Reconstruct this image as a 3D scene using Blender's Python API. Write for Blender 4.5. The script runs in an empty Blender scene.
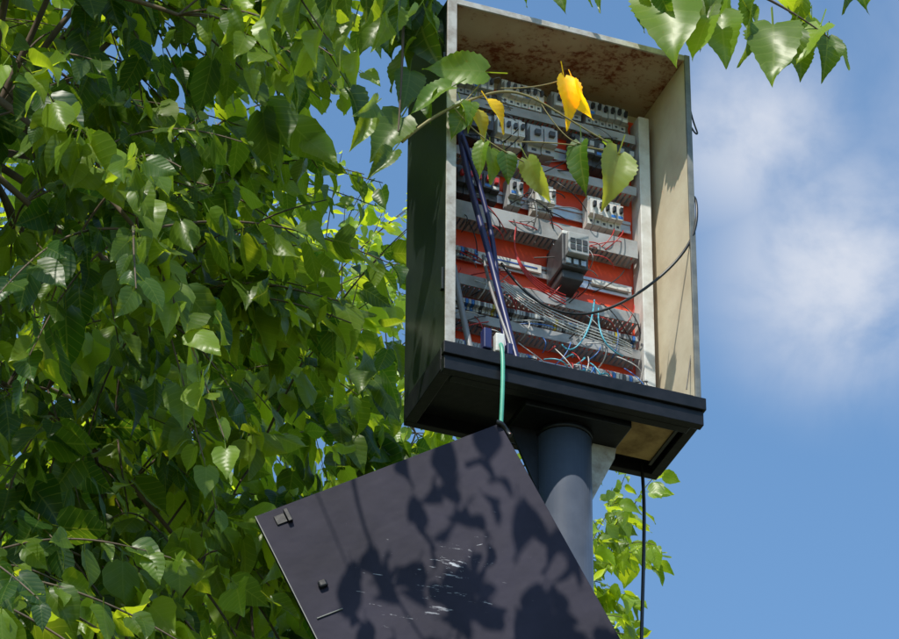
import bpy, bmesh, math, random
import numpy as np
from mathutils import Vector, Matrix
random.seed(7); rng=np.random.default_rng(7)
sc=bpy.context.scene
F=4200.0; H=1.0; CAMZ=1.6
# ---------------- camera calibration -----------------
def proj(P,pitch,roll):
    cp,sp=math.cos(pitch),math.sin(pitch)
    r=np.array([1,0,0.]);u=np.array([0,-sp,cp]);f=np.array([0,cp,sp])
    r2=r*math.cos(roll)+u*math.sin(roll);u2=u*math.cos(roll)-r*math.sin(roll)
    d=P@f
    return np.stack([449.5+F*(P@r2)/d,319.5-F*(P@u2)/d],-1)
obs=[((0,0,1),(450,-4),1),((1,0,1),(689,60),1),((1,0,0),(694,402),1),((0,0,0),(444,347),1),((0,1,0),(403,407),1),((1,1,1),(650,120),.7)]
def resid(q):
    pitch,roll,a,x,y,z,W,D=q
    ca,sa=math.cos(a),math.sin(a)
    R=[]
    for (i,j,k),uv,w in obs:
        lx,ly,lz=i*W,j*D,k*H
        P=np.array([[x+lx*ca-ly*sa,y+lx*sa+ly*ca,z+lz]])
        R+=list(w*(proj(P,pitch,roll)[0]-np.array(uv)))
    R.append(roll*600); R.append((D-.27)*100)
    return np.array(R)
q=np.array([math.radians(32),0,math.radians(23),0,8.5,5.2,.63,.27])
for it in range(40):
    r=resid(q);J=np.zeros((len(r),8))
    for i in range(8):
        dq=q.copy();dq[i]+=1e-5;J[:,i]=(resid(dq)-r)/1e-5
    q=q-np.linalg.solve(J.T@J+1e-3*np.eye(8),J.T@r)*.7
PITCH,ROLL,YAW,BX,BY,BZ,W,D=[float(v) for v in q]
BZ+=CAMZ

def pw(P): # world -> reference photo pixels
    P=np.atleast_2d(np.array(P,float)).copy();P[:,2]-=CAMZ
    return proj(P,PITCH,ROLL)
BM=Matrix.Translation((BX,BY,BZ))@Matrix.Rotation(YAW,4,'Z')
def FP(u,v,y=0.0): # elevation-drawing coords -> cabinet local metres
    x=(u-447+167*y)/386; return Vector((x,y,(347+222*y+93.7*x-v)/345))

# ---------------- materials -----------------
def newmat(name):
    m=bpy.data.materials.new(name);m.use_nodes=True
    return m,m.node_tree.nodes,m.node_tree.links,m.node_tree.nodes['Principled BSDF']
def mat(name,col,rough=.5,metal=0,col2=None,scale=8,bump=0,bscale=60,lo=.4,hi=.7,stretch=None,spec=.5):
    m,n,l,p=newmat(name)
    p.inputs['Roughness'].default_value=rough;p.inputs['Metallic'].default_value=metal
    p.inputs['Specular IOR Level'].default_value=spec
    tc=n.new('ShaderNodeTexCoord');src=tc.outputs['Object']
    if stretch:
        mp=n.new('ShaderNodeMapping');mp.inputs['Scale'].default_value=stretch;l.new(src,mp.inputs[0]);src=mp.outputs[0]
    if col2 is None: col2=tuple(c*.72 for c in col)
    t=n.new('ShaderNodeTexNoise');t.inputs['Scale'].default_value=scale;t.inputs['Detail'].default_value=8;t.inputs['Roughness'].default_value=.65
    l.new(src,t.inputs[0])
    mr=n.new('ShaderNodeMapRange');mr.inputs[1].default_value=lo;mr.inputs[2].default_value=hi;l.new(t.outputs[0],mr.inputs[0])
    mx=n.new('ShaderNodeMix');mx.data_type='RGBA';mx.inputs[6].default_value=(*col,1);mx.inputs[7].default_value=(*col2,1)
    l.new(mr.outputs[0],mx.inputs[0]);l.new(mx.outputs[2],p.inputs['Base Color'])
    if bump:
        t2=n.new('ShaderNodeTexNoise');t2.inputs['Scale'].default_value=bscale;t2.inputs['Detail'].default_value=4;l.new(src,t2.inputs[0])
        b=n.new('ShaderNodeBump');b.inputs['Strength'].default_value=bump;b.inputs['Distance'].default_value=.004
        l.new(t2.outputs[0],b.inputs['Height']);l.new(b.outputs[0],p.inputs['Normal'])
    return m
M={}
M['cream']=mat('cream_paint',(.68,.61,.46),.45,col2=(.42,.32,.20),scale=5,bump=.1,lo=.42,hi=.85)
# ceiling: cream with rust
m,n,l,p=newmat('rusty_cream');tc=n.new('ShaderNodeTexCoord')
t=n.new('ShaderNodeTexNoise');t.inputs['Scale'].default_value=75;t.inputs['Detail'].default_value=6;t.inputs['Roughness'].default_value=.6;l.new(tc.outputs['Object'],t.inputs[0])
t2=n.new('ShaderNodeTexNoise');t2.inputs['Scale'].default_value=5;t2.inputs['Detail'].default_value=5;l.new(tc.outputs['Object'],t2.inputs[0])
ad=n.new('ShaderNodeMath');ad.operation='ADD';l.new(t.outputs[0],ad.inputs[0]);l.new(t2.outputs[0],ad.inputs[1])
mr=n.new('ShaderNodeMapRange');mr.inputs[1].default_value=1.00;mr.inputs[2].default_value=1.18;l.new(ad.outputs[0],mr.inputs[0])
mx=n.new('ShaderNodeMix');mx.data_type='RGBA';mx.inputs[6].default_value=(.46,.38,.28,1);mx.inputs[7].default_value=(.20,.055,.012,1)
l.new(mr.outputs[0],mx.inputs[0])
mr3=n.new('ShaderNodeMapRange');mr3.inputs[1].default_value=.36;mr3.inputs[2].default_value=.66;l.new(t2.outputs[0],mr3.inputs[0])
mx3=n.new('ShaderNodeMix');mx3.data_type='RGBA';mx3.blend_type='MULTIPLY';l.new(mr3.outputs[0],mx3.inputs[0]);l.new(mx.outputs[2],mx3.inputs[6]);mx3.inputs[7].default_value=(.70,.48,.32,1)
l.new(mx3.outputs[2],p.inputs['Base Color']);p.inputs['Roughness'].default_value=.7
M['rusty']=m
M['dark']=mat('dark_green_black_paint',(.012,.018,.016),.30,col2=(.026,.034,.028),scale=7,bump=.08)
M['black']=mat('black_paint',(.006,.007,.009),.42,col2=(.014,.014,.018),scale=20,bump=.15,spec=.28)
M['rim']=mat('rim_grey_paint',(.46,.45,.42),.5,col2=(.24,.20,.16),scale=30)
M['rimdark']=mat('rim_dark_paint',(.10,.11,.11),.5,col2=(.2,.2,.18),scale=22)
M['orange']=mat('orange_mounting_plate',(.82,.075,.018),.45,col2=(.62,.05,.015),scale=9)
M['duct']=mat('grey_pvc_duct',(.36,.37,.38),.5,col2=(.22,.21,.20),scale=15)
M['white']=mat('white_plastic',(.66,.66,.64),.45,col2=(.46,.44,.40),scale=20)
M['lgrey']=mat('light_grey_plastic',(.38,.39,.40),.45,scale=20)
M['dgrey']=mat('dark_grey_plastic',(.04,.042,.048),.4,col2=(.07,.07,.075),scale=30)
M['metal']=mat('zinc_rail',(.55,.56,.58),.35,.7,scale=30)
M['pole']=mat('grey_blue_pole_paint',(.055,.068,.095),.34,col2=(.080,.095,.125),scale=9,bump=.12,bscale=40,spec=.5)
M['tan']=mat('tan_opening_infill',(.50,.34,.16),.8,col2=(.2,.12,.05),scale=18)
M['bark']=mat('bark',(.14,.10,.07),.9,col2=(.06,.045,.03),scale=14,bump=.8,bscale=50,stretch=(1,1,.3))
M['stem']=mat('green_stem',(.24,.20,.07),.6,scale=20)
for k,c in dict(navy=(.015,.02,.10),wred=(.5,.03,.03),wblue=(.03,.16,.5),wcyan=(.08,.42,.55),wwhite=(.6,.6,.58),wgrey=(.22,.22,.23),wblack=(.012,.012,.014),wyel=(.5,.4,.04),cord=(.10,.42,.30),bluep=(.05,.1,.35)).items():
    M[k]=mat('plastic_'+k,c,.4,scale=12)
# door paint with scuffs
m,n,l,p=newmat('door_paint');tc=n.new('ShaderNodeTexCoord')
t=n.new('ShaderNodeTexNoise');t.inputs['Scale'].default_value=4;t.inputs['Detail'].default_value=9;t.inputs['Roughness'].default_value=.65;l.new(tc.outputs['Object'],t.inputs[0])
mx=n.new('ShaderNodeMix');mx.data_type='RGBA';mx.inputs[6].default_value=(.010,.009,.019,1);mx.inputs[7].default_value=(.027,.024,.044,1)
mq=n.new('ShaderNodeMapRange');mq.inputs[1].default_value=.3;mq.inputs[2].default_value=.7;l.new(t.outputs[0],mq.inputs[0])
l.new(mq.outputs[0],mx.inputs[0])
def scr(rot,scale,thr,cen,rad,strength):
    mp=n.new('ShaderNodeMapping');mp.vector_type='TEXTURE';mp.inputs['Rotation'].default_value=(0,math.radians(rot),0);l.new(tc.outputs['Object'],mp.inputs[0])
    mp2=n.new('ShaderNodeMapping');mp2.inputs['Scale'].default_value=scale;l.new(mp.outputs[0],mp2.inputs[0])
    t2=n.new('ShaderNodeTexNoise');t2.inputs['Scale'].default_value=1;t2.inputs['Detail'].default_value=6;t2.inputs['Roughness'].default_value=.7;l.new(mp2.outputs[0],t2.inputs[0])
    dist=n.new('ShaderNodeVectorMath');dist.operation='DISTANCE';dist.inputs[1].default_value=cen;l.new(tc.outputs['Object'],dist.inputs[0])
    mk=n.new('ShaderNodeMapRange');mk.inputs[1].default_value=.0;mk.inputs[2].default_value=rad;mk.inputs[3].default_value=.14;mk.inputs[4].default_value=-.1;l.new(dist.outputs['Value'],mk.inputs[0])
    ad=n.new('ShaderNodeMath');ad.operation='ADD';l.new(t2.outputs[0],ad.inputs[0]);l.new(mk.outputs[0],ad.inputs[1])
    mr=n.new('ShaderNodeMapRange');mr.inputs[1].default_value=thr;mr.inputs[2].default_value=thr+.02;mr.inputs[4].default_value=strength;l.new(ad.outputs[0],mr.inputs[0]);return mr.outputs[0]
a1=scr(45,(18,1,110),.68,(-.235,0,-.30),.12,1);a2=scr(10,(18,1,130),.69,(-.15,0,-.31),.09,1);a3=scr(35,(12,1,90),.72,(-.3,0,-.35),.6,.5)
mm1=n.new('ShaderNodeMath');mm1.operation='MAXIMUM';l.new(a1,mm1.inputs[0]);l.new(a2,mm1.inputs[1])
mm2=n.new('ShaderNodeMath');mm2.operation='MAXIMUM';l.new(mm1.outputs[0],mm2.inputs[0]);l.new(a3,mm2.inputs[1])
mx2=n.new('ShaderNodeMix');mx2.data_type='RGBA';mx2.inputs[7].default_value=(.50,.50,.55,1);l.new(mx.outputs[2],mx2.inputs[6]);l.new(mm2.outputs[0],mx2.inputs[0])
l.new(mx2.outputs[2],p.inputs['Base Color']);p.inputs['Roughness'].default_value=.62;p.inputs['Specular IOR Level'].default_value=.15
tb=n.new('ShaderNodeTexNoise');tb.inputs['Scale'].default_value=9;tb.inputs['Detail'].default_value=3;l.new(tc.outputs['Object'],tb.inputs[0])
bb=n.new('ShaderNodeBump');bb.inputs['Strength'].default_value=.35;bb.inputs['Distance'].default_value=.01;l.new(tb.outputs[0],bb.inputs['Height']);l.new(bb.outputs[0],p.inputs['Normal'])
M['door']=m
# leaf
def leafmat(name,trans=.45):
    m,n,l,p=newmat(name)
    at=n.new('ShaderNodeAttribute');at.attribute_name='leafcol'
    uv=n.new('ShaderNodeUVMap');sx=n.new('ShaderNodeSeparateXYZ');l.new(uv.outputs[0],sx.inputs[0])
    def mth(op,a,b=None):
        x=n.new('ShaderNodeMath');x.operation=op
        for i,v in enumerate([a,b]):
            if v is None: continue
            if isinstance(v,(int,float)): x.inputs[i].default_value=v
            else: l.new(v,x.inputs[i])
        return x.outputs[0]
    au=mth('ABSOLUTE',sx.outputs[0])
    s=mth('SUBTRACT',sx.outputs[1],mth('MULTIPLY',au,.75))
    fr=mth('ABSOLUTE',mth('SUBTRACT',mth('FRACT',mth('MULTIPLY',s,7.0)),.5))
    v1=mth('LESS_THAN',fr,.05);v2=mth('LESS_THAN',au,.014)
    vein=mth('MAXIMUM',v1,v2)
    mx=n.new('ShaderNodeMix');mx.data_type='RGBA';l.new(mth('MULTIPLY',vein,.22),mx.inputs[0]);l.new(at.outputs[0],mx.inputs[6]);mx.inputs[7].default_value=(.24,.30,.08,1)
    l.new(mx.outputs[2],p.inputs['Base Color']);p.inputs['Roughness'].default_value=.38;p.inputs['Specular IOR Level'].default_value=.45
    b=n.new('ShaderNodeBump');b.inputs['Strength'].default_value=.35;b.inputs['Distance'].default_value=.002;l.new(fr,b.inputs['Height']);l.new(b.outputs[0],p.inputs['Normal'])
    tr=n.new('ShaderNodeBsdfTranslucent')
    g=n.new('ShaderNodeMix');g.data_type='RGBA';g.blend_type='MULTIPLY';g.inputs[0].default_value=1;l.new(mx.outputs[2],g.inputs[6]);g.inputs[7].default_value=(5.2,3.9,1.1,1)
    l.new(g.outputs[2],tr.inputs[0])
    ms=n.new('ShaderNodeMixShader');ms.inputs[0].default_value=trans;l.new(p.outputs[0],ms.inputs[1]);l.new(tr.outputs[0],ms.inputs[2])
    l.new(ms.outputs[0],n['Material Output'].inputs[0]);return m
M['leaf']=leafmat('mulberry_leaf')

# ---------------- helpers -----------------
def link(o,parent=None):
    sc.collection.objects.link(o)
    if parent: o.parent=parent
    return o
def empty(name,mw=None):
    e=bpy.data.objects.new(name,None);sc.collection.objects.link(e)
    if mw is not None:e.matrix_world=mw
    return e
def boxes(name,bl,mt,parent,bevel=0.0):
    me=bpy.data.meshes.new(name);V=[];Fc=[]
    for (x0,x1,y0,y1,z0,z1) in bl:
        b=len(V);V+=[(x0,y0,z0),(x1,y0,z0),(x1,y1,z0),(x0,y1,z0),(x0,y0,z1),(x1,y0,z1),(x1,y1,z1),(x0,y1,z1)]
        Fc+=[tuple(b+i for i in f) for f in [(0,3,2,1),(4,5,6,7),(0,1,5,4),(1,2,6,5),(2,3,7,6),(3,0,4,7)]]
    me.from_pydata(V,[],Fc);me.materials.append(M[mt]);o=link(bpy.data.objects.new(name,me),parent)
    if bevel:
        bv=o.modifiers.new('b','BEVEL');bv.width=bevel;bv.segments=2
    return o
def tubes(name,paths,mt,parent,res=2,smooth=True):
    cu=bpy.data.curves.new(name,'CURVE');cu.dimensions='3D';cu.bevel_depth=1.0;cu.bevel_resolution=res;cu.resolution_u=6
    for pts,r in paths:
        s=cu.splines.new('NURBS' if smooth else 'POLY');s.points.add(len(pts)-1)
        for i,pt in enumerate(pts):
            s.points[i].co=(*pt,1);s.points[i].radius=r[i] if isinstance(r,(list,tuple)) else r
        if smooth:
            s.use_endpoint_u=True;s.order_u=min(4,len(pts))
    cu.use_fill_caps=True;cu.materials.append(M[mt])
    return link(bpy.data.objects.new(name,cu),parent)
def prism(name,pts,mt,parent,ext):
    me=bpy.data.meshes.new(name);n=len(pts);V=[tuple(p) for p in pts]+[tuple(Vector(p)+Vector(ext)) for p in pts]
    Fc=[tuple(range(n)),tuple(range(2*n-1,n-1,-1))]+[(i,(i+1)%n,n+(i+1)%n,n+i) for i in range(n)]
    me.from_pydata(V,[],Fc);bm=bmesh.new();bm.from_mesh(me);bmesh.ops.recalc_face_normals(bm,faces=bm.faces);bm.to_mesh(me);bm.free()
    me.materials.append(M[mt]);return link(bpy.data.objects.new(name,me),parent)

# ---------------- cabinet -----------------
cab=empty('electrical_cabinet',BM)
T=.006
boxes('outer_shell',[(0,T,0,D,0,H),(W-T,W,0,D,0,H),(T,W-T,0,D,H-T,H),(T,W-T,D-T,D,0,H-T),(T,W-T,0.001,D-T,0,T)],'dark',cab,.0012)
boxes('inner_lining',[(T,T+.002,.002,D-T,T,H-T),(W-T-.002,W-T,.002,D-T,T,H-T),(T+.002,W-T-.002,D-T-.002,D-T,T,H-T)],'cream',cab)
boxes('ceiling_lining',[(T+.002,W-T-.002,.002,D-T-.002,H-T-.002,H-T)],'rusty',cab)
boxes('front_rim',[(-.002,.022,-.006,-.0005,0,H),(.022,W-.010,-.006,-.0005,H-.014,H+.002)],'rim',cab,.001)
boxes('rim_return',[(.016,.022,0,.022,.0,H-.014)],'rim',cab,.001)
boxes('front_rim_right',[(W-.010,W+.004,-.007,-.0005,0,H+.003)],'rimdark',cab,.001)
boxes('hinge_pin',[(-.008,-.001,.004,.016,.16,.22),(-.008,-.001,.004,.016,.78,.84)],'dark',cab,.001)
# plinth
PD=D-.03
boxes('plinth_frame',[(-.012,W+.008,-.024,-.006,-.032,.0),(-.008,W+.004,-.016,0.006,-.070,-.0325),
  (-.008,.02,.0065,PD,-.06,-.001),(W-.02,W+.004,.0065,PD,-.06,-.001),(-.004,W+.002,PD,PD+.02,-.06,-.001),
  (.02,W-.02,.0065,.03,-.070,-.063)],'black',cab,.0015)
boxes('underside_plate',[(.02,W-.02,.0065,PD,-.03,-.0015)],'black',cab)
boxes('entry_opening_infill',[(W-.15,W-.035,.06,PD-.03,-.045,-.031)],'tan',cab,.001)  # solid tan slab added in place of an opening that shows the interior
boxes('entry_frame',[(W-.16,W-.15,.05,PD-.02,-.05,-.031),(W-.035,W-.028,.05,PD-.02,-.05,-.031)],'dgrey',cab)
boxes('sill',[(.022,W-.012,.0,.02,T,.018)],'black',cab,.001)
# pole & gussets
PX,PY=.340,.13
PB=D-.035
boxes('mounting_plate',[(.035,.60,PB,PB+.004,.03,.95)],'orange',cab)
boxes('side_duct',[(.564,.592,PB-.055,PB-.001,.035,.93),],'white',cab,.002)
boxes('side_duct_left',[(.036,.066,PB-.05,PB-.001,.035,.93)],'duct',cab,.002)
def duct(z0,z1,x0=.07,x1=.556,dep=.05,name='slotted_duct'):
    bl=[(x0,x1,PB-dep,PB-dep+.003,z0,z1),(x0,x1,PB-.006,PB-.001,z0+.001,z1-.001)]
    x=x0
    while x<x1-.008:
        bl.append((x,x+.0075,PB-dep+.0032,PB-.0062,z0+.001,z0+.0035));bl.append((x,x+.0075,PB-dep+.0032,PB-.0062,z1-.0035,z1-.001));x+=.0125
    boxes(name,bl,'duct',cab)
for z0,z1 in [(.845,.870),(.69,.715),(.505,.555),(.315,.345),(.215,.240),(.06,.09)]: duct(z0,z1)
ZR=(.915,.79,.62,.43,.27,.16)
boxes('din_rail',[(.07,.556,PB-.012,PB-.009,z-.017,z-.009) for z in ZR]+[(.07,.556,PB-.012,PB-.009,z+.009,z+.017) for z in ZR]+[(.07,.556,PB-.0085,PB-.004,z-.0085,z+.0085) for z in ZR],'metal',cab)
acc={}
def add(mt,*b): acc.setdefault(mt,[]).append(b)
def breaker(x,w,z,mt,tog='dgrey',dep=.062,h=.08):
    add(mt,x,x+w-.0012,PB-dep*.72,PB-.013,z-h/2,z+h/2)
    add(mt,x,x+w-.0012,PB-dep,PB-dep*.72-.0002,z-h*.26,z+h*.26)
    add(tog,x+w*.3,x+w*.7,PB-dep-.010,PB-dep-.0002,z-.004,z+.010)
    add('dgrey',x+w*.3,x+w*.65,PB-dep*.72-.001,PB-dep*.72+.003,z-h*.42,z-h*.34)
    add('dgrey',x+w*.3,x+w*.65,PB-dep*.72-.001,PB-dep*.72+.003,z+h*.34,z+h*.42)
    if random.random()<.5: add('wblue' if random.random()<.3 else 'white',x+w*.15,x+w*.85,PB-dep-.0008,PB-dep,z-.018,z-.010)
def brow(z,segs,h=.08,dep=.062):
    for x0,x1,mt,tog,w in segs:
        x=x0
        while x+w<=x1+1e-6: breaker(x,w,z,mt,tog,dep*random.uniform(.94,1.03),h);x+=w
def trow(z,x0,x1,w=.0075,h=.05,dep=.04):
    x=x0
    while x<x1:
        mt=random.choice(['lgrey','lgrey','lgrey','white','wblue','dgrey','lgrey','wyel' if random.random()<.3 else 'lgrey'])
        add(mt,x,x+w-.0012,PB-dep*.7,PB-.013,z-h/2,z+h/2)
        add(mt,x,x+w-.0012,PB-dep,PB-dep*.7-.0002,z-h*.2,z+h*.2)
        add('metal',x+w*.25,x+w*.65,PB-dep*.7-.001,PB-dep*.7+.002,z-h*.4,z-h*.28)
        x+=w
brow(.915,[(.08,.20,'lgrey','dgrey',.0176),(.21,.33,'white','dgrey',.0176),(.34,.42,'lgrey','dgrey',.026),(.43,.55,'lgrey','wblack',.0176)],.07)
brow(.79,[(.075,.18,'dgrey','lgrey',.035),(.19,.27,'white','dgrey',.0176),(.275,.38,'lgrey','dgrey',.0352),(.39,.55,'dgrey','lgrey',.0265)],.085,.07)
brow(.62,[(.09,.21,'dgrey','wred',.022),(.225,.262,'lgrey','wblack',.0176),(.29,.35,'white','dgrey',.0176),(.43,.52,'white','wblack',.0176)],.082)
trow(.43,.08,.15,.0085,.03,.03)
trow(.275,.075,.55,.0075,.032,.045)
trow(.155,.075,.30,.0075,.04);trow(.155,.40,.55,.0085,.04,.05)
add('white',.16,.32,PB-.020,PB-.014,.420,.442);add('bluep',.17,.31,PB-.0212,PB-.0202,.429,.433)
add('white',.45,.55,PB-.020,PB-.014,.425,.438)
for mt,bl in acc.items(): boxes('modules_'+mt,bl,mt,cab,.0006)
cx0,cx1,cy0,cz0,cz1=.335,.402,.095,.390,.482
boxes('contactor_body',[(cx0,cx1,cy0+.02,PB-.013,cz0,cz1),(cx0+.006,cx1-.006,cy0+.035,PB-.02,cz0-.024,cz0)],'dgrey',cab,.003)
boxes('contactor_front',[(cx0+.008,cx1-.006,cy0,cy0+.0198,cz0+.026,cz1-.006)],'lgrey',cab,.002)
boxes('contactor_top_cover',[(cx0+.002,cx1-.002,cy0+.022,cy0+.05,cz1,cz1+.010)],'white',cab,.002)
boxes('contactor_window',[(cx0+.013+i*.0155,cx0+.025+i*.0155,cy0-.002,cy0-.0001,cz0+.036+j*.018,cz0+.049+j*.018) for i in range(3) for j in range(2)],'dgrey',cab)
boxes('contactor_terminals',[(cx0+.008+i*.019,cx0+.020+i*.019,cy0+.014,cy0+.0196,cz0+.005,cz0+.019) for i in range(3)],'metal',cab)
# cables
tubes('supply_cable',[([FP(455,120,.16),FP(460,160,.13),FP(474,215,.10),FP(488,262,.09),FP(500,312,.06),FP(514,362,.02)],.0078),
 ([FP(460,140,.13),FP(474,180,.12),FP(490,235,.10),FP(494,285,.09),FP(500,330,.06),FP(505,360,.03)],.006)],'navy',cab,3)
tubes('sheathed_cable',[([FP(452,270,.12),FP(458,300,.11),FP(464,330,.09),FP(470,352,.05)],.0075),([FP(509,352,.02),FP(500,322,.05),FP(488,300,.1),FP(480,260,.15)],.004)],'wgrey',cab,3)
tubes('loose_black_cable',[([Vector((W+.012,.12,.66)),Vector((W+.014,.02,.62)),Vector((W+.008,-.015,.56)),FP(690,243,-.01),FP(662,278,.03),FP(612,313,.05),FP(560,325,.07),FP(520,300,.09),FP(498,268,.13)],.0034),
 ([Vector((W+.006,.03,.95)),Vector((W+.012,.02,.86)),Vector((W+.02,.01,.80)),Vector((W+.024,0,.775)),Vector((W+.01,-.01,.765)),Vector((W+.006,0,.79))],.0022),
 ([FP(686,320,.03),FP(683,345,.02),FP(679,370,.02),FP(675,392,.01)],.0014)],'wblack',cab,2)
def wires(name,mt,cnt,r=.0014,x0=.1,x1=.55,z0=.08,z1=.42,sw=.12):
    ps=[]
    for i in range(cnt):
        x=random.uniform(x0,x1);z=random.uniform(z0,z1);dx=random.uniform(-sw,sw);dz=random.uniform(-.10,.02)
        y=PB-.05
        ps.append(([(x,y+.01,z),(x+dx*.2,y-random.uniform(.01,.035),z+dz*.3-.01),(x+dx*.6,y-random.uniform(.01,.04),z+dz*.8-.01),(min(max(x+dx,.08),.56),y+.01,z+dz)],r))
    tubes(name,ps,mt,cab,1)
wires('wires_red','wred',30,z0=.1,z1=.6);wires('wires_white','wwhite',26,z1=.36);wires('wires_blue','wblue',12,x0=.25,z1=.3)
wires('wires_cyan','wcyan',12,.0019,x0=.36,x1=.48,z0=.1,z1=.2,sw=.06);wires('wires_black','wblack',46,z1=.95,z0=.1);wires('wires_grey','wgrey',30,z1=.95,z0=.1)
tubes('white_wire_bundle',[([FP(500,285+i*2,.14),FP(520,300+i*2.5,.1),FP(560,325+i*3,.09),FP(600,335+i*3,.11),FP(624,350+i*2,.14)],.0015) for i in range(5)],'wwhite',cab,1)
tubes('pink_wire_bundle',[([FP(512,232+i*1.5,.14),FP(508,255,.11),FP(520,275+i*3,.11),FP(540,292+i*2,.12),FP(560,300+i*3,.14)],.0014) for i in range(4)],'wred',cab,1)
tubes('cyan_wire_loop',[([FP(588,305,.14),FP(586,325,.10),FP(575,350,.09),FP(562,356,.1),FP(556,348,.14)],.002),([FP(592,312,.14),FP(590,335,.10),FP(596,352,.09),FP(615,360,.13)],.0018)],'wcyan',cab,1)
boxes('cable_plug',[(.118,.140,-.012,.012,.012,.062)],'white',cab,.003)
boxes('cable_gland_dark',[(.092,.112,-.004,.02,.02,.075),(.15,.165,.0,.02,.018,.05)],'navy',cab,.003)

# ---------------- pole -----------------
pole=empty('support_pole',BM)
def cyl(name,x,y,z0,z1,r,mt,parent,seg=40):
    me=bpy.data.meshes.new(name);bm=bmesh.new();bmesh.ops.create_cone(bm,cap_ends=True,segments=seg,radius1=r,radius2=r,depth=z1-z0,matrix=Matrix.Translation((x,y,(z0+z1)/2)))
    for f in bm.faces:f.smooth=len(f.verts)==4
    bm.to_mesh(me);bm.free();me.materials.append(M[mt]);return link(bpy.data.objects.new(name,me),parent)
cyl('tube',PX,PY,-BZ,-.08,.063,'pole',pole)
cyl('weld_collar',PX,PY,-.094,-.0797,.066,'black',pole)
boxes('top_plate',[(PX-.13,PX+.13,PY-.09,PY+.07,-.0795,-.061)],'black',pole,.002)
boxes('base_plate',[(PX-.2,PX+.2,PY-.2,PY+.2,-BZ,-BZ+.02)],'pole',pole,.003)
prism('gusset_right',[(PX+.055,PY,-.081),(PX+.13,PY,-.081),(PX+.125,PY,-.11),(PX+.0615,PY,-.25)],'rim',pole,(0,.008,0))  # paler grey than the left gusset: its lit look is put into the colour
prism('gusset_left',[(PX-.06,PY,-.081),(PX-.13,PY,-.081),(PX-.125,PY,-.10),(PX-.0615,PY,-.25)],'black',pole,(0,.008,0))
hc=empty('hanging_cable',BM)
c0=Vector((W-.045,PD+.0,-.05))
tubes('cable',[([c0+Vector((0,0,.03)),c0+Vector((.008,0,-.05)),c0+Vector((.004,.0,-.2)),c0+Vector((-.006,0,-.4)),c0+Vector((-.02,0,-.7)),c0+Vector((-.03,0,-1.4)),Vector((PX+.1,PY,-2.6)),Vector((PX+.066,PY,-3.6))],.0042)],'wblack',hc,3)

# ---------------- hanging door -----------------
corner=BM@Vector((.118,-.035,-.198))
ang=math.radians(24)
dm=Matrix.Translation(corner)@Matrix.Rotation(math.radians(-3),4,'Z')@Matrix.Rotation(math.radians(-3),4,'X')@Matrix.Rotation(-ang,4,'Y')
door=empty('cabinet_door',dm)
DW,DH=.585,1.0
boxes('door_panel',[(-DW,0,0,.003,-DH,0)],'door',door,.001)
boxes('door_return',[(-DW,-DW+.002,.003,.02,-DH,0),(-.002,0,.003,.02,-DH,0),(-DW+.002,-.002,.003,.02,-.002,0),(-DW+.002,-.002,.003,.02,-DH,-DH+.002)],'door',door)
boxes('edge_strip',[(-DW-.0006,-DW+.0012,-.0008,.0022,-DH,0)],'rimdark',door)  # thin paler strip along the left door edge
boxes('hinge_knuckle',[(-DW+.06,-DW+.070,-.010,-.0003,-.050,-.015),(-DW+.035,-DW+.06,-.003,-.0003,-.045,-.02)],'black',door,.002)
boxes('hinge_knuckle_lower',[(-DW+.055,-DW+.075,-.010,-.0003,-.24,-.222),],'black',door,.004)
boxes('lock',[(-DW+.02,-DW+.08,-.003,-.0003,-.308,-.305)],'rimdark',door,.001)
cord=empty('hanging_cord',BM)
tubes('cord',[([(.129,-.012,.03),(.129,-.028,.012),(.128,-.034,-.06),(.122,-.030,-.208)],.005)],'cord',cord,3)
tubes('cord_knot',[([(.108,-.04,-.201),(.126,-.045,-.203),(.132,-.03,-.213),(.141,-.04,-.228)],.006)],'wblack',cord,2)

# ---------------- leaves -----------------
def template(curl,fold,seed,hero=False,wk=None):
    r=random.Random(seed)
    ts=[0,.06,.14,.24,.35,.47,.6,.73,.85,.93,1.0]
    ws=[.12,.30,.38,.42,.42,.38,.31,.21,.10,.045,.004]
    wk=wk or (.78 if hero else .86)
    if hero:
        T2=np.linspace(0,1,23);ws=np.interp(T2,ts,ws)*(1+.045*((np.arange(23)%2)*2-1)*(T2>.05));ws[-1]=.004;ts=T2
    us=[-1,-.5,0,.5,1]
    V=[];UV=[]
    ph=r.uniform(0,6);bend=r.uniform(-.12,.12)
    for i,(t,w) in enumerate(zip(ts,ws)):
        w=w*wk
        jit=1+ (0 if hero else .035*((i%2)*2-1))
        for u in us:
            x=u*w*(jit if abs(u)==1 else 1)+bend*t*t;y=t-(.10*abs(u)*(1-t)**4)
            z=fold*abs(u)*w-curl*t*t+.04*math.sin(ph+t*9+u*2)*abs(u)+.02*math.sin(ph*2+t*5)
            V.append((x,y,z));UV.append((u*w,t))
    Fc=[]
    nc=len(us)
    for i in range(len(ts)-1):
        for j in range(nc-1):
            a=i*nc+j;Fc.append((a,a+1,a+nc+1,a+nc))
    b=len(V)
    V+=[(-.012,-.38,.08),(.012,-.38,.08),(.012,.0,0),(-.012,0,0),(0,-.38,.10),(0,0,.02)]
    UV+=[(0,0)]*6
    Fc+=[(b,b+1,b+2,b+3),(b,b+4,b+5,b+3)]
    return np.array(V),np.array(UV),np.array(Fc)
TPL=[template(c,f,i) for i,(c,f) in enumerate([(.12,.35),(.28,.25),(.4,.5),(.05,.6),(.2,-.15),(.33,.1)])]
TPLH=[template(c,f,i+20,True) for i,(c,f) in enumerate([(.15,.4),(.3,.3),(.35,.6),(.08,.25)])]+[template(.2,.8,40,True,.55),template(.35,.5,43,True,.62)]
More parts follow.
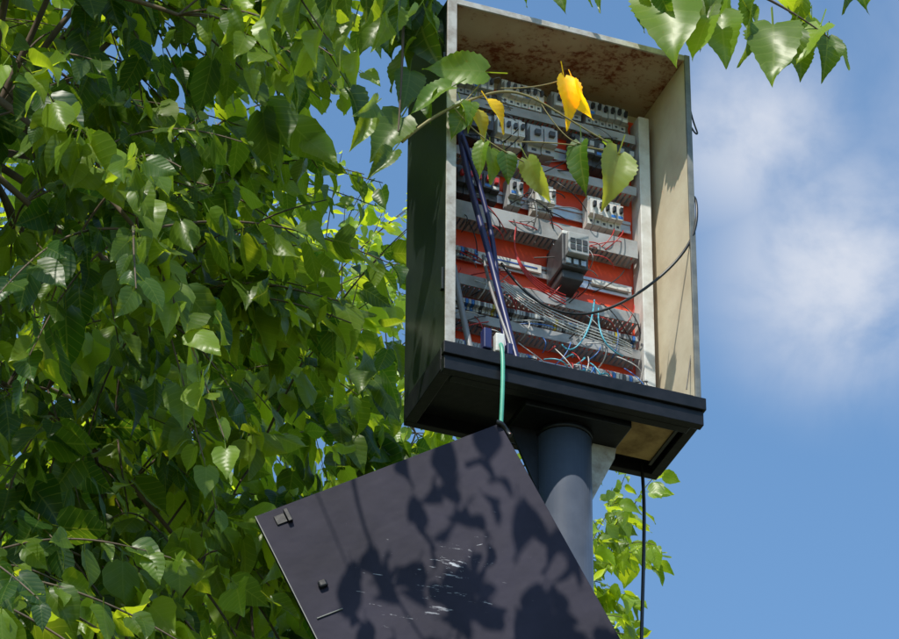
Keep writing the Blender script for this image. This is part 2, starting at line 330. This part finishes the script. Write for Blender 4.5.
def leafmesh(name,inst,parent,tpls,mt='leaf'):
    Vs=[];Fs=[];Us=[];Cs=[];off=0
    for k,(TV,TU,TF) in enumerate(tpls):
        sel=[i for i in inst if i[5]==k]
        if not sel: continue
        P=np.array([i[0] for i in sel]);d=np.array([i[1] for i in sel]);nn=np.array([i[2] for i in sel]);L=np.array([i[3] for i in sel]);C=np.array([i[4] for i in sel])
        d/=np.linalg.norm(d,axis=1,keepdims=True);x=np.cross(d,nn);x/=np.linalg.norm(x,axis=1,keepdims=True)+1e-9;z=np.cross(x,d)
        X=(TV[None,:,0,None]*x[:,None,:]+TV[None,:,1,None]*d[:,None,:]+TV[None,:,2,None]*z[:,None,:])*L[:,None,None]+P[:,None,:]
        m=len(sel);nv=len(TV)
        Vs.append(X.reshape(-1,3));Fs.append((TF[None]+(np.arange(m)*nv)[:,None,None]+off).reshape(-1,4));off+=m*nv
        Us.append(np.tile(TU,(m,1)));Cs.append(np.repeat(C,nv,axis=0))
    V=np.concatenate(Vs);Fq=np.concatenate(Fs);U=np.concatenate(Us);C=np.concatenate(Cs)
    me=bpy.data.meshes.new(name);me.vertices.add(len(V));me.vertices.foreach_set('co',V.ravel())
    me.loops.add(Fq.size);me.loops.foreach_set('vertex_index',Fq.ravel().astype(np.int32))
    me.polygons.add(len(Fq));me.polygons.foreach_set('loop_start',np.arange(0,Fq.size,4,dtype=np.int32))
    me.update(calc_edges=True)
    uvl=me.uv_layers.new(name='UVMap');uvl.data.foreach_set('uv',U[Fq.ravel()].ravel())
    a=me.attributes.new('leafcol','FLOAT_COLOR','POINT');a.data.foreach_set('color',np.concatenate([C,np.ones((len(C),1))],1).ravel())
    me.polygons.foreach_set('use_smooth',np.ones(len(Fq),bool))
    me.materials.append(M[mt]);me.validate();return link(bpy.data.objects.new(name,me),parent)
def leafcolor(b=None):
    b=rng.random() if b is None else b
    b=b**1.35
    c=np.array([.020,.062,.008])*(1-b)+np.array([.170,.265,.022])*b
    return c*rng.uniform(.8,1.2)
SUN=np.array([-.35,-.94,0]);SUN/=np.linalg.norm(SUN);EL=math.radians(54);SUN=np.array([SUN[0]*math.cos(EL),SUN[1]*math.cos(EL),math.sin(EL)])
dmi=np.array(dm.inverted());bmi=np.array(BM.inverted())
def to_local(mi,P,dirs=False):
    return P@mi[:3,:3].T+(0 if dirs else mi[:3,3])
def shades(P,dor=True,cabn=True):
    out=np.zeros(len(P),bool)
    L=[]
    if dor: L.append((dmi,(-.68,.05,-1.05,.05)))
    if cabn: L.append((bmi,(-.05,W+.05,-.05,H+.1)))
    for mi,(x0,x1,z0,z1) in L:
        p=to_local(mi,P);s=to_local(mi,-SUN[None],True)[0]
        t=-p[:,1]/s[1];h=p+t[:,None]*s
        out|=(t>-.1)&(h[:,0]>x0)&(h[:,0]<x1)&(h[:,2]>z0)&(h[:,2]<z1)
    return out
dc=[pw(np.array(dm@Vector(c)))[0] for c in ((-DW,0,0),(0,0,0),(0,0,-DH),(-DW,0,-DH))]
def inpoly(px,poly,mg=12):
    c=np.mean(poly,0);out=np.ones(len(px),bool)
    for i in range(4):
        a=poly[i];b=poly[(i+1)%4];e=b-a;nrm=np.array([-e[1],e[0]])/np.linalg.norm(e)
        if np.dot(c-a,nrm)<0:nrm=-nrm
        out&=((px-a)@nrm>-mg)
    return out
def make_tree(name,root,center,rad,n_lim,n_sub,n_shoot,leafn,llen,trunk_r,clear=True,power=2.6,bright=0.):
    tr=empty(name);center=np.array(center);rad=np.array(rad);root=np.array(root)
    def rp(scale=1.0):
        while True:
            p=rng.uniform(-1,1,3)
            if (np.abs(p)**power).sum()<1: return center+p*rad*scale
    paths=[];samples=[]
    top=np.array([center[0],center[1],center[2]-rad[2]*.35])
    tp=[root+(top-root)*t+rng.normal(0,.06,3)*(0<t<1) for t in (0,.25,.5,.75,1)]
    paths.append((tp,[trunk_r*1.25,trunk_r,trunk_r*.9,trunk_r*.8,trunk_r*.65]))
    lims=[]
    for i in range(n_lim):
        e=rp(.75);s=tp[3]*(1-.0)+(tp[4]-tp[3])*rng.random()
        mid=s*.5+e*.5+np.array([0,0,.3])+rng.normal(0,.15,3);q=[s,s*.7+mid*.3+rng.normal(0,.05,3),mid,mid*.4+e*.6+rng.normal(0,.1,3),e]
        paths.append((q,[trunk_r*.45,trunk_r*.34,trunk_r*.24,trunk_r*.15,trunk_r*.07]));lims.append(q)
        for a,b in zip(q[1:-1],q[2:]):
            for t in np.linspace(0,1,6): samples.append(a+(b-a)*t)
    S=np.array(samples);sub=[]
    for i in range(n_sub):
        e=rp(.93);d=np.linalg.norm(S-e,axis=1);s=S[np.argmin(d)]
        mid=(s+e)/2+np.array([0,0,.12])+rng.normal(0,.06,3)
        paths.append(([s,mid,e],[.012,.008,.005]))
        for t in np.linspace(.3,1,6): sub.append((1-t)**2*s+2*t*(1-t)*mid+t*t*e)
    S2=np.array(sub)
    leaves=[];tw=[]
    for i in range(n_shoot):
        e=rp(1.0);s=S2[np.argmin(np.linalg.norm(S2-e,axis=1))]
        out=(e-center)/rad;out/=np.linalg.norm(out)+1e-6
        if np.linalg.norm(e-s)<.25: e=s+(out*.3+rng.normal(0,.15,3))
        ctl=(s+e)/2+np.array([0,0,.10]);e2=e+np.array([0,0,-.12])+out*.08
        pts=[(1-t)**2*s+2*t*(1-t)*ctl+t*t*e2 for t in np.linspace(0,1,6)]
        tw.append((pts,e))
        dirn=(e2-ctl);dirn/=np.linalg.norm(dirn)
        side=np.cross(dirn,[0,0,1]);side/=np.linalg.norm(side)+1e-6
        vigor=rng.uniform(.7,1.25);cb=np.clip(rng.normal(.48+bright,.30),0,1)
        for k in range(leafn):
            t=.25+.78*(k+rng.random()*.5)/leafn
            p=(1-t)**2*s+2*t*(1-t)*ctl+t*t*e2
            sg=1 if k%2 else -1
            d=dirn*.35+side*sg*rng.uniform(.2,.9)+np.array([0,0,-1])*rng.uniform(.3,1.3)+out*.25+rng.normal(0,.3,3)
            nn=np.array([0,0,.5])+out*.3+rng.normal(0,.65,3)+SUN*.3
            L=llen*vigor*rng.uniform(.55,1.2)*(1-.25*max(0,t-.8)/.2)
            dn=d/np.linalg.norm(d)
            leaves.append((p+dn*L*.38,dn,nn,L,leafcolor(np.clip(cb+rng.normal(0,.15),0,1)),int(rng.integers(len(TPL)))))
    P=np.array([l[0] for l in leaves])+.5*np.array([l[1]*l[3] for l in leaves])
    keep=np.ones(len(P),bool)
    if clear:
        sh=shades(P)
        px=pw(P)
        ind=inpoly(px,dc)&(to_local(dmi,P)[:,1]<.12)
        box=(px[:,0]>412+rng.normal(0,14,len(P)))&(px[:,1]>-120)
        keep=~(sh|ind|box)
        hole=np.exp(-(((px[:,0]-352)/24)**2+((px[:,1]-58)/16)**2))>rng.random(len(P))*.8+.15
        keep&=~hole
        pt=[];
        for pts,e in tw:
            A=np.array(pts);a=pw(A)
            if shades(A).mean()>.3 or (a[:,0]>418).any() or inpoly(a,dc).any(): continue
            pt.append((pts,[.0035,.0032,.003,.0026,.002,.0015]))
    else: pt=[(pts,[.0035,.0032,.003,.0026,.002,.0015]) for pts,e in tw]
    if clear:
        paths=[paths[0]]+[q for q in paths[1:] if not ((pw(np.array(q[0]))[:,0]>415)&(pw(np.array(q[0]))[:,1]>-60)).any() and not inpoly(pw(np.array(q[0])),dc).any()]
    leaves=[l for l,k in zip(leaves,keep) if k]
    leafmesh('foliage',leaves,tr,TPL)
    tubes('trunk_and_limbs',paths,'bark',tr,3);tubes('twigs',pt,'bark',tr,0)
    return tr
dy=BY-6.14
tree=make_tree('mulberry_tree',(-2.7,8.2+dy,0),(-2.35,7.5+dy,5.8+(BZ-5.36)),(2.40,2.5,3.4),14,170,3600,12,.108,.16)
tree2=make_tree('mulberry_tree',(-1.9,16.5+dy*2,0),(-1.85,15.4+dy*2,9.1+1.55*dy),(3.05,2.6,3.7),14,150,2300,12,.10,.2,clear=False,bright=.35)

# ---------- explicit sprigs in cabinet-local metres ----------
def hero(list_,u,v,u2,v2,y,nrm,col,tpl,dy=0.):
    b=FP(u,v,y);t=FP(u2,v2,y+dy);b=BM@b;t=BM@t
    d=np.array(t-b);L=np.linalg.norm(d)
    list_.append((np.array(b),d/L,np.array(nrm,float)+rng.normal(0,.08,3),L,np.array(col),tpl))
G1=(.12,.22,.024);G2=(.05,.12,.014);G3=(.18,.26,.07);YL=(.80,.58,.02);YG=(.34,.34,.03)
sp=[]
hero(sp,484,80,430,72,-.06,(0,-1,-.1),G1,1)
hero(sp,452,96,414,110,-.06,(-.2,-1,0.1),G1,5)
hero(sp,436,100,422,124,-.03,(-.6,-.8,.2),G2,2)
hero(sp,562,86,574,128,-.07,(.4,-1,.1),YL,5)
hero(sp,572,90,580,124,-.075,(-.9,-.6,.1),YL,5)
hero(sp,488,110,510,134,-.06,(0.6,-1,.3),YL,5)
hero(sp,474,120,490,148,-.05,(.8,-1,.3),YG,5)
hero(sp,470,112,452,140,-.05,(-.3,-1,.2),G2,1)
hero(sp,462,112,474,138,-.055,(.5,-1,.2),G1,4)
hero(sp,504,162,510,188,-.055,(.2,-1,.3),G2,1)
hero(sp,484,152,476,178,-.055,(-.5,-1,.1),G1,5)
hero(sp,578,152,574,194,-.07,(-.7,-1,.1),G2,5)
hero(sp,614,162,602,206,-.08,(.5,-1,.2),G3,2)
hero(sp,526,168,543,206,-.06,(-.8,-1,.2),G3,5)
hero(sp,490,158,497,188,-.05,(.7,-1,.4),G1,1)
hero(sp,600,150,616,168,-.05,(.2,-1,.8),G1,4)
branch=empty('mulberry_sprig')
leafmesh('sprig_leaves',sp,branch,TPLH)
def wl(pts): return [tuple(BM@FP(*p)) for p in pts]
tubes('sprig_stems',[(wl([(405,150,-.02),(432,125,-.04),(465,110,-.05),(500,96,-.06),(535,104,-.06),(572,132,-.07),(604,150,-.07)]),[.004,.004,.0035,.003,.0028,.0022,.0018]),
 (wl([(455,116,-.05),(480,150,-.05),(505,160,-.06),(522,170,-.06)]),.0017),(wl([(500,96,-.06),(540,97,-.07),(566,84,-.07)]),.0015),
 (wl([(465,110,-.05),(478,95,-.06),(487,82,-.06)]),.0018),(wl([(535,104,-.06),(560,150,-.07),(578,152,-.07)]),.0015),(wl([(520,150,-.06),(570,150,-.06),(616,162,-.08)]),.0016)],'stem',branch,2)
ov=[]
def sprig_down(u0,v0,y,n,spread,length,bright=.6,filt=False):
    for k in range(n):
        u=u0+rng.normal(0,spread);v=v0+rng.normal(0,spread*.5);a=rng.normal(0,.45);Lp=length*rng.uniform(.75,1.15)
        hero(ov,u,v,u+Lp*math.sin(a),v+Lp*math.cos(a),y+rng.normal(0,.05),(rng.normal(0,.7),-1,rng.uniform(0,.9)),leafcolor(np.clip(rng.normal(bright,.2),0,1)),int(rng.integers(6)),dy=rng.normal(0,.04))
        if filt and shades(ov[-1][0][None]+.5*ov[-1][1]*ov[-1][3]).any(): ov.pop()
for (u,v,l) in [(647,-12,45),(668,-15,50),(690,8,42),(700,-5,48),(722,12,50),(735,-10,45),(752,5,40),(768,22,44),(790,5,46),(802,38,48),(815,15,40),(832,30,36),(838,34,44),(780,-14,45),(812,-8,40),(825,22,38),(760,-12,42),(710,-20,42),(680,-20,44),(796,24,40),(712,18,44),(745,20,42),(658,-8,40),(640,-25,40),(612,-22,38),(585,-20,34),(560,-22,32),(530,-22,30)]:
    sprig_down(u,v+4,-.05,1,3,l,.55)
for i in range(70): sprig_down(rng.uniform(500,900),rng.uniform(-190,-55),rng.uniform(.0,.5),1,3,46,filt=True)
for i in range(80): sprig_down(rng.uniform(385,430),rng.uniform(-90,20),rng.uniform(-.05,.2),1,3,42,.45)
for (u,v,l) in [(425,20,42),(415,50,42),(412,80,42),(404,125,42),(398,160,38)]: sprig_down(u,v,-.04,1,2,l,.45)
# shoots above the door (their leaves shadow it)
dd=[]
def shadow_leaf(dx,dz,s,L,a):
    base=np.array(dm@Vector((dx,0,dz)))
    p=base+SUN*s
    px=pw(p)[0]
    while px[0]>405 and px[1]>-75: s+=.1;p=base+SUN*s;px=pw(p)[0]
    d=np.array([a,rng.normal(0,.3),-1]);d/=np.linalg.norm(d)
    dd.append((p-d*L*.5,d,np.array([rng.normal(0,1.3),-1,rng.uniform(.0,.9)]),L,leafcolor(),int(rng.choice([1,4,5,4]))))
for dx,dz,a in [(-.05,-.05,0),(-.09,-.10,.1),(-.155,-.06,-.1),(-.165,-.12,.1),(-.17,-.18,0),(-.11,-.20,.2),(-.21,-.10,0),(-.22,-.22,-.2),(-.15,-.26,.1),(-.26,-.16,.2),(-.07,-.16,0),(-.28,-.24,0),(-.24,-.05,.1)]:
    shadow_leaf(dx,dz,rng.uniform(1.4,1.7),rng.uniform(.09,.13),a)
n0=0
while n0<150:
    t=rng.random();dx=-.50+.50*t;dz=-.22-.62*rng.random()-(.10*t)
    cl=math.sin(dx*23+1.2)*math.cos(dz*17+.6)+.5*math.sin(dx*41-dz*13)
    if cl<-.05 or (abs(dx+.20)<.09 and abs(dz+.30)<.05): n0+=.3;continue
    n0+=1
    shadow_leaf(dx,dz,rng.uniform(1.2,1.8),rng.uniform(.07,.13),rng.normal(-.1,.35))
leafmesh('overhanging_foliage',ov+dd,tree,TPLH)
def sp_(dx,dz,s): return tuple(np.array(dm@Vector((dx,0,dz)))+SUN*s)
tubes('overhanging_limb',[(wl([(-100,-60,.6),(150,-170,.2),(350,-190,0),(520,-120,.1),(640,-60,-.02),(740,-20,-.05),(800,10,-.05),(835,38,-.05)]),[.03,.025,.018,.012,.007,.004,.003,.0015]),
 (wl([(520,-120,.1),(620,-150,.3),(760,-110,.3),(900,-80,.3)]),[.01,.007,.005,.002]),
 (wl([(350,-190,0),(380,-90,.05),(408,-20,.0),(405,60,-.03),(402,140,-.04)]),[.01,.007,.005,.003,.002]),
 (wl([(520,-120,.1),(560,-60,-.04),(600,-35,-.05),(650,-25,-.05)]),[.006,.004,.003,.002]),
 ([tuple(BM@FP(350,-190,0)),sp_(-.25,.3,1.5),sp_(-.40,-.05,1.5),sp_(-.40,-.35,1.45),sp_(-.36,-.6,1.4)],[.008,.006,.004,.003,.0015])],'bark',tree,2)

# ---------------- ground -----------------
me=bpy.data.meshes.new('ground');me.from_pydata([(-400,-400,0),(400,-400,0),(400,400,0),(-400,400,0)],[],[(0,1,2,3)])
me.materials.append(mat('dry_grass_ground',(.07,.085,.03),.95,col2=(.16,.12,.07),scale=.6,bump=.5,bscale=8));link(bpy.data.objects.new('ground',me))

# ---------------- world -----------------
w=bpy.data.worlds.new('World');sc.world=w;w.use_nodes=True;n=w.node_tree.nodes;l=w.node_tree.links
bg=n['Background'];bg.inputs[1].default_value=.15
sky=n.new('ShaderNodeTexSky');sky.sky_type='NISHITA';sky.sun_disc=False;sky.sun_elevation=EL;sky.sun_rotation=math.atan2(SUN[0],SUN[1]);sky.air_density=1.0;sky.dust_density=.7;sky.ozone_density=1.1
tint=n.new('ShaderNodeMix');tint.data_type='RGBA';tint.blend_type='MULTIPLY';tint.inputs[0].default_value=1;tint.inputs[7].default_value=(1.03,1.32,1.42,1);l.new(sky.outputs[0],tint.inputs[6])
tc=n.new('ShaderNodeTexCoord')
def wdir(u,v):
    cp,sp=math.cos(PITCH),math.sin(PITCH);a=(u-449.5)/F;b=(319.5-v)/F
    d=np.array([a,cp-b*sp,sp+b*cp]);return d/np.linalg.norm(d)
nz=n.new('ShaderNodeTexNoise');nz.inputs['Scale'].default_value=24;nz.inputs['Detail'].default_value=9;nz.inputs['Roughness'].default_value=.55;nz.inputs['Distortion'].default_value=.3;l.new(tc.outputs['Generated'],nz.inputs[0])
prev=None
K=3000/F
for (u,v,r,wt) in [(755,130,.055*K,1.0),(840,265,.066*K,1.1),(760,50,.035*K,.4),(885,330,.045*K,.5),(720,200,.03*K,.35),(1100,150,.09,.8),(1400,-200,.12,.8),(-900,100,.2,.8),(200,-900,.2,.6)]:
    ds=n.new('ShaderNodeVectorMath');ds.operation='DISTANCE';ds.inputs[1].default_value=tuple(wdir(u,v));l.new(tc.outputs['Generated'],ds.inputs[0])
    mr=n.new('ShaderNodeMapRange');mr.interpolation_type='SMOOTHSTEP';mr.inputs[1].default_value=0;mr.inputs[2].default_value=r;mr.inputs[3].default_value=wt;mr.inputs[4].default_value=0;l.new(ds.outputs['Value'],mr.inputs[0])
    if prev is None: prev=mr.outputs[0]
    else:
        mm=n.new('ShaderNodeMath');mm.operation='MAXIMUM';l.new(prev,mm.inputs[0]);l.new(mr.outputs[0],mm.inputs[1]);prev=mm.outputs[0]
nr=n.new('ShaderNodeMapRange');nr.inputs[1].default_value=.22;nr.inputs[2].default_value=.62;nr.interpolation_type='SMOOTHSTEP';l.new(nz.outputs[0],nr.inputs[0])
ml=n.new('ShaderNodeMath');ml.operation='MULTIPLY';ml.use_clamp=True;l.new(prev,ml.inputs[0]);l.new(nr.outputs[0],ml.inputs[1])
ml2=n.new('ShaderNodeMath');ml2.operation='MULTIPLY';ml2.inputs[1].default_value=.85;l.new(ml.outputs[0],ml2.inputs[0])
mx=n.new('ShaderNodeMix');mx.data_type='RGBA';l.new(ml2.outputs[0],mx.inputs[0]);l.new(tint.outputs[2],mx.inputs[6]);mx.inputs[7].default_value=(5.0,5.25,5.8,1)
l.new(mx.outputs[2],bg.inputs[0])
sl=bpy.data.lights.new('sun','SUN');sl.energy=5.0;sl.angle=math.radians(.5);sl.color=(1,.94,.83);so=bpy.data.objects.new('sun',sl);sc.collection.objects.link(so)
so.rotation_euler=Vector(SUN).to_track_quat('Z','Y').to_euler()
# ---------------- camera -----------------
cp,sp_2=math.cos(PITCH),math.sin(PITCH)
r=Vector((1,0,0));u=Vector((0,-sp_2,cp));f=Vector((0,cp,sp_2))
r2=r*math.cos(ROLL)+u*math.sin(ROLL);u2=u*math.cos(ROLL)-r*math.sin(ROLL)
cm=Matrix((( r2.x,u2.x,-f.x,0),(r2.y,u2.y,-f.y,0),(r2.z,u2.z,-f.z,CAMZ),(0,0,0,1)))
cd=bpy.data.cameras.new('camera');co=bpy.data.objects.new('camera',cd);sc.collection.objects.link(co);co.matrix_world=cm
cd.sensor_fit='HORIZONTAL';cd.sensor_width=36;cd.lens=36*F/899;cd.clip_end=3000;sc.camera=co
sc.view_settings.view_transform='Standard';sc.view_settings.look='None';sc.view_settings.exposure=0
